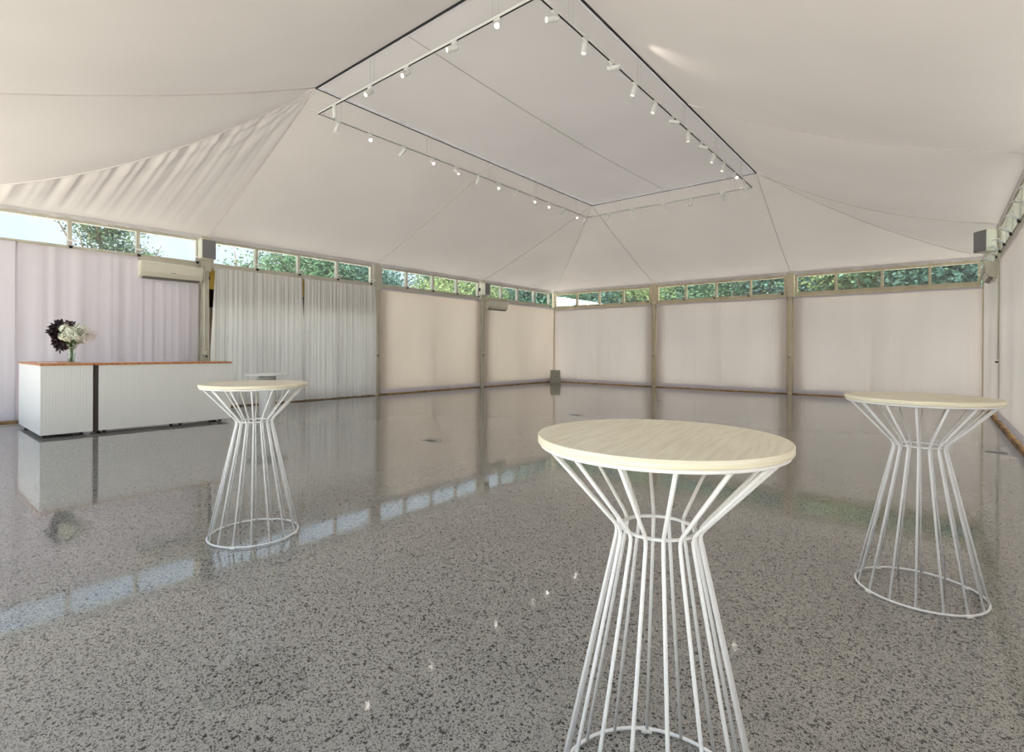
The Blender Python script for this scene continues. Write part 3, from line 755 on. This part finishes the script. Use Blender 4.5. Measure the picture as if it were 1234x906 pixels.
# offsets: r = image right, u = up, f = toward camera
def off(r, u, f=0):
    v = R2*r + Vector((.635,-.772,0))*f; return Vector((v.x, v.y, u*1.22+.02))
def flower(name, label, group, heads, build, mm, leafmat=None, seed=0):
    rn = random.Random(seed)
    root = thing(name, label, 'flower', (VX,VY,VZ+.0), 0, group)
    base = Vector((rn.uniform(-.018,.018), rn.uniform(-.018,.018), .016))
    st = MB(); hd = MB()
    for h in heads:
        h = Vector(h); mid = Vector((rn.uniform(-.02,.02), rn.uniform(-.02,.02), .20))
        st.tube([base, mid, mid+(h-mid)*.5+Vector((0,0,.02)), h], [.0028,.0026,.0024,.002], 6)
        build(hd, h, rn.randint(0,9999))
    st.build('stem','stem',root); hd.build('bloom' if leafmat is None else 'foliage', mm, root)
    return root
hyd = lambda mb, h, s_: blob_cluster(mb, h, .075, 190, .018, s_, .9)
for i, (r_, u_, f_, lb) in enumerate([(-.085,.43,.03,'white hydrangea at the upper left of the bouquet'),(.035,.40,.05,'large white hydrangea in the middle of the bouquet'),(-.07,.33,.06,'white hydrangea low beside the dark leaves'),(.01,.315,.07,'creamy hydrangea low in front above the vase'),(.115,.335,.03,'white hydrangea right of the middle of the bouquet')]):
    flower('hydrangea', lb, 'white hydrangeas in the vase', [off(r_,u_,f_)], hyd, 'petal', None, 20+i)
dk = lambda mb, h, s_: leafy(mb, h, (.075,.06,.085), 110, .075, .036, s_)
flower('dark_foliage','drooping burgundy leaf branch hanging over the left of the vase','burgundy leaf branches in the vase',[off(-.19,.29,.0),off(-.22,.36,.0),off(-.17,.22,.0)],dk,'dark_leaf',1,31)
flower('dark_foliage','tall burgundy leaf branch rising at the top left of the bouquet','burgundy leaf branches in the vase',[off(-.22,.46,.0),off(-.26,.40,0)],dk,'dark_leaf',1,32)
flower('dark_foliage','short burgundy leaf sprig behind the white hydrangeas at the top','burgundy leaf branches in the vase',[off(-.08,.50,-.05),off(-.0,.47,-.05)],lambda mb,h,s_: leafy(mb,h,(.05,.05,.03),34,.055,.026,s_),'dark_leaf',1,33)
gy = lambda mb, h, s_: blob_cluster(mb, h, .10, 260, .008, s_, .8)
flower('gypsophila','wispy pale gypsophila spreading to the far right of the bouquet','gypsophila sprays in the vase',[off(.27,.33,0),off(.20,.30,.03),off(.31,.36,0)],gy,'petal_pink',None,41)
flower('gypsophila','wispy gypsophila above the white hydrangeas on the right','gypsophila sprays in the vase',[off(.13,.45,0),off(.20,.42,0)],gy,'petal',None,42)
gl = lambda mb, h, s_: leafy(mb, h, (.05,.05,.035), 40, .06, .022, s_)
flower('green_foliage','green leaves at the mouth of the vase under the blooms','green leaf sprigs in the vase',[off(.03,.25,.03),off(.10,.27,.03),off(-.04,.27,.0)],gl,'flower_leaf',1,51)
flower('green_foliage','green leaf sprig among the gypsophila on the right','green leaf sprigs in the vase',[off(.19,.37,.0),off(.10,.40,-.03)],gl,'flower_leaf',1,52)

# ------------------------------------------------------------ small floor things
cb_ = thing('corner_box','grey tapered box standing on the floor in the far left corner','box',(.40,-.46,0),0)
MB().box((-.22,-.22,0),(.22,.22,.52),rz=.69,taper=.86).build('casing','box_grey',cb_)
u = Vector((.635,-.772,0))
o = MB().lathe([(.022,-.006),(.022,.006),(.012,.012)], n=16).build('knob','black',cb_); o.location = (.198*u.x+.01,.198*u.y,.27); o.rotation_mode = 'QUATERNION'; o.rotation_quaternion = u.to_track_quat('Z','Y')
def floor_box(x, y, rz, label):
    r_ = thing('floor_socket', label, 'floor socket', (x,y,0), rz, 'electrical sockets set in the floor')
    f = MB()
    for a, b_ in (((-.12,-.12,0),(.12,-.10,.004)),((-.12,.10,0),(.12,.12,.004)),((-.12,-.10,0),(-.10,.10,.004)),((.10,-.10,0),(.12,.10,.004))): f.box(a, b_)
    f.build('rim','steel',r_)
    MB().box((-.10,-.10,0),(.10,.10,.002)).build('well','black',r_)
    MB().box((-.10,.0,.002),(.10,.10,.0045)).build('lid','steel',r_)
floor_box(7.02,-13.24,0,'metal floor socket with black well, nearest one beside the left table')
floor_box(6.97,-9.2,0,'floor socket in the middle of the room just beyond the front table top')
floor_box(6.93,-4.97,0,'farthest floor socket before the back wall')
floor_box(13.45,-8.81,0,'floor socket close to the right wall beside the right table')

# ------------------------------------------------------------ outdoors
def make_foliage(n, R, leaf, seed, shape='round'):
    rn = random.Random(seed); mb = MB(); cl = []
    for i in range(26):
        if shape == 'cone':
            t = rn.random(); z = -R[2]+2*R[2]*t; k = R[0]*(1-.8*t); a = rn.uniform(0,6.28); q = k*rn.uniform(.3,1); cl.append(Vector((q*cos(a), q*sin(a), z)))
        else:
            v = Vector((rn.gauss(0,1),rn.gauss(0,1),rn.gauss(0,1))).normalized()*rn.uniform(.35,.95); cl.append(Vector((v.x*R[0],v.y*R[1],v.z*R[2])))
    for i in range(n):
        c = rn.choice(cl); sp = R[0]*.30
        p = c+Vector((rn.gauss(0,sp),rn.gauss(0,sp),rn.gauss(0,sp*(.28 if shape == 'cone' else .75))))
        d_ = Vector((rn.gauss(0,1),rn.gauss(0,1),rn.gauss(0,.6))).normalized(); s_ = d_.orthogonal().normalized(); nn = d_.cross(s_)
        a = rn.uniform(0,6.28); s_ = s_*cos(a)+nn*sin(a); l_ = leaf*rn.uniform(.6,1.3)
        mb.add([p-d_*l_*.5, p+s_*l_*.28, p+d_*l_*.5, p-s_*l_*.28], [[0,1,2,3]])
    return mb
def make_trunk(h, r, seed, limbs=5):
    rn = random.Random(seed); mb = MB()
    pts = [Vector((rn.uniform(-.1,.1)*i, rn.uniform(-.1,.1)*i, h*i/5)) for i in range(6)]
    mb.tube(pts, [r,r*.85,r*.75,r*.62,r*.5,r*.2], 8)
    for k in range(limbs):
        b_ = pts[2+k%3]; a = rn.uniform(0,6.28); l_ = h*.45
        mb.tube([b_, b_+Vector((cos(a)*l_*.35,sin(a)*l_*.35,l_*.4)), b_+Vector((cos(a)*l_*.6,sin(a)*l_*.6,l_*.95))], [r*.45,r*.3,r*.08], 6)
    return mb
kinds = {}
def tree(kind, loc, s, rz, label):
    if kind not in kinds:
        if kind == 'pine': fm, tm = make_foliage(9000,(2.0,2.0,3.4),.16,3,'cone'), make_trunk(8.5,.16,3,6); args = ('leaf_pine','bark',5.2)
        elif kind == 'dark': fm, tm = make_foliage(9000,(2.2,2.2,2.6),.19,4), make_trunk(7,.17,4); args = ('leaf_blue','bark_pale',4.8)
        elif kind == 'mid': fm, tm = make_foliage(9000,(2.2,2.2,2.5),.19,5), make_trunk(7,.17,5); args = ('leaf_green','bark',4.8)
        elif kind == 'light': fm, tm = make_foliage(7500,(2.0,2.0,2.3),.18,6), make_trunk(6.5,.13,6); args = ('leaf_light','bark',4.6)
        else: fm, tm = make_foliage(1500,(1.7,1.7,1.8),.17,8), make_trunk(6.5,.10,8); args = ('leaf_green','bark',4.6)
        f_ = fm.build('foliage', args[0]); t_ = tm.build('trunk', args[1]); kinds[kind] = (f_.data, t_.data, args[2])
        bpy.data.objects.remove(f_); bpy.data.objects.remove(t_)
    fd, td, fz = kinds[kind]
    r_ = thing('garden_tree', label, 'tree', loc, rz, 'garden trees outside the high windows'); r_.scale = (s,s,s)
    t_ = bpy.data.objects.new('trunk', td); col.objects.link(t_); t_.parent = r_
    f_ = bpy.data.objects.new('foliage', fd); col.objects.link(f_); f_.parent = r_; f_.location = (0,0,fz)
GZ = -.152
tree('pine',(-14,-12.5,GZ),.86,.4,'layered pine tree seen through the left wall window above the bouquet')
tree('sparse',(-14,-7.4,GZ),.98,1.1,'thin sparse tree against the sky outside the window just right of the left speaker')
specs = [('mid',-14,-5.0,.92,'leafy tree outside the second window above the pleated drapes'),('mid',-15,-2.6,1.08,'bushy tree outside the window above the gap between the drapes'),
 ('dark',-14,-.5,1.1,'dark blue-green tree outside the last window above the pleated drapes'),('dark',-15,2.2,.98,'blue-green tree outside the first window right of the drapes'),
 ('light',-13,5.2,1.05,'yellow-green tree outside the middle of the flat-blind bay on the left'),('dark',-16,8.0,1.25,'tall dark tree behind the yellow-green trees on the left'),
 ('light',-13.5,10.0,1.12,'yellow-green tree outside the window left of the small far speaker'),('mid',-14,14.0,1.15,'green tree outside the windows above the small air conditioner'),
 ('mid',-12,18.5,1.2,'green tree outside the left windows nearest the back corner')]
for i, (k, x, y, s_, lb) in enumerate(specs): tree(k, (x,y,GZ), s_, i*1.3, lb)
names = ['above the leftmost back blind','beside the white roof behind the back wall','left of the first post of the back wall','right of the first post of the back wall','behind the second window of the middle back bay',
 'behind the third window of the middle back bay','left of the second post of the back wall','right of the second post of the back wall','behind the second window of the right back bay','behind the third window of the right back bay','behind the last back window by the right corner']
bx = [-9.5,-6.6,-3.6,-1.2,1.4,4.0,6.3,8.6,11.0,13.3,15.6]
bk = ['dark','mid','dark','light','dark','mid','dark','light','mid','dark','dark']
for i, (x, k) in enumerate(zip(bx, bk)): tree(k, (x, 10.5+hsh(i)*2.5, GZ), .95+.2*hsh(i,1), i*1.7, '%s tree %s' % ({'dark':'dense blue-green','mid':'mid-green','light':'light green'}[k], names[i]))
bx2 = [-11,-5.2,.2,5.2,9.8,14.4,18.4]
for i, x in enumerate(bx2): tree(['dark','mid'][i%2], (x, 17+hsh(i,3)*2, GZ), 1.5, i*2.1+.5, 'tall %s tree, %s from the left in the rear row behind the back wall' % (['blue-green','mid-green'][i%2], ORD[i]))
for i, (x, y) in enumerate([(19,-3),(20,-8),(19,2)]): tree('dark', (x,y,GZ), 1.05, i*2.0, 'dark tree outside the right wall, %s' % ['behind the speaker','nearest the camera','beyond the far corner'][i])
# white marquee behind the back-left corner
mq = thing('garden_marquee','white sloping marquee roof outside the first back windows at the left corner','marquee',(-1.2,5.6,GZ))
rf = MB(); xa,xb,za,zb_ = -1.45,1.7,4.27,3.62
rf.add([(xa,-1.8,za),(xb,-1.8,zb_),(xb,1.8,zb_),(xa,1.8,za),(xa,-1.8,za+.06),(xb,-1.8,zb_+.06),(xb,1.8,zb_+.06),(xa,1.8,za+.06)], [[3,2,1,0],[4,5,6,7],[0,1,5,4],[1,2,6,5],[2,3,7,6],[3,0,4,7]])
rf.build('roof_sheet','roof_white',mq)
for i in range(4):
    x = xa+.05+i*1.0; z = za+(zb_-za)*(x-xa)/(xb-xa)
    MB().tube([(x,-1.83,0),(x,-1.83,z)], .03, 8).build('roof_pole','white_paint',mq)
sw = MB(); sw.add([(xa,-1.78,0),(xb,-1.78,0),(xb,-1.78,zb_),(xa,-1.78,za),(xa,-1.74,0),(xb,-1.74,0),(xb,-1.74,zb_),(xa,-1.74,za)], [[0,1,2,3],[7,6,5,4],[0,3,7,4],[1,5,6,2],[3,2,6,7]]); sw.build('side_sheet','roof_white',mq)

# ------------------------------------------------------------ world and sun
w = bpy.data.worlds.new('world'); scn.world = w; w.use_nodes = True
N = w.node_tree.nodes; K = w.node_tree.links; bg = N['Background']
tc = N.new('ShaderNodeTexCoord'); sep = N.new('ShaderNodeSeparateXYZ'); K.new(tc.outputs['Generated'], sep.inputs[0])
cr = N.new('ShaderNodeValToRGB'); e = cr.color_ramp.elements
e[0].position = 0; e[0].color = (*lin((232,242,251)), 1); e[1].position = .9; e[1].color = (*lin((186,214,245)), 1)
K.new(sep.outputs['Z'], cr.inputs['Fac'])
nz = N.new('ShaderNodeTexNoise'); nz.inputs['Scale'].default_value = 5; nz.inputs['Detail'].default_value = 5; K.new(tc.outputs['Generated'], nz.inputs['Vector'])
c2 = N.new('ShaderNodeValToRGB'); c2.color_ramp.elements[0].position = .52; c2.color_ramp.elements[1].position = .72; K.new(nz.outputs['Fac'], c2.inputs['Fac'])
mx = N.new('ShaderNodeMixRGB'); K.new(c2.outputs['Color'], mx.inputs[0]); K.new(cr.outputs['Color'], mx.inputs[1]); mx.inputs[2].default_value = (*lin((242,246,250)), 1)
K.new(mx.outputs[0], bg.inputs['Color']); bg.inputs['Strength'].default_value = 1.1
sd = bpy.data.lights.new('sun','SUN'); sd.energy = 14; sd.angle = math.radians(4); sd.color = (1,.965,.92)
so = bpy.data.objects.new('sun', sd); col.objects.link(so)
so.rotation_mode = 'QUATERNION'; so.rotation_quaternion = Vector((-.10,-.05,-1)).to_track_quat('-Z','Y'); so.location = (5,-5,30)

# ------------------------------------------------------------ camera
cd = bpy.data.cameras.new('camera'); cam = bpy.data.objects.new('camera', cd); col.objects.link(cam)
cd.sensor_width = 36; cd.sensor_fit = 'HORIZONTAL'; cd.lens = 622.7338/1234*36
cd.shift_y = -(453-421.905)/1234; cd.shift_x = -(.28)/1234; cd.clip_end = 300; cd.clip_start = .02
cam.location = CAM
cam.rotation_mode = 'QUATERNION'
cam.rotation_quaternion = (Matrix.Rotation(.6877,3,'Z') @ Matrix.Rotation(PI/2,3,'X') @ Matrix.Rotation(.0055,3,'Z')).to_quaternion()
scn.camera = cam
scn.view_settings.view_transform = 'Standard'; scn.view_settings.look = 'None'
scn.view_settings.gamma = 1; scn.view_settings.use_curve_mapping = False; scn.view_settings.exposure = .37
scn.cycles.max_bounces = 10; scn.cycles.diffuse_bounces = 6; scn.cycles.transparent_max_bounces = 16
scn.cycles.sample_clamp_indirect = 6; scn.cycles.caustics_reflective = False; scn.cycles.caustics_refractive = False
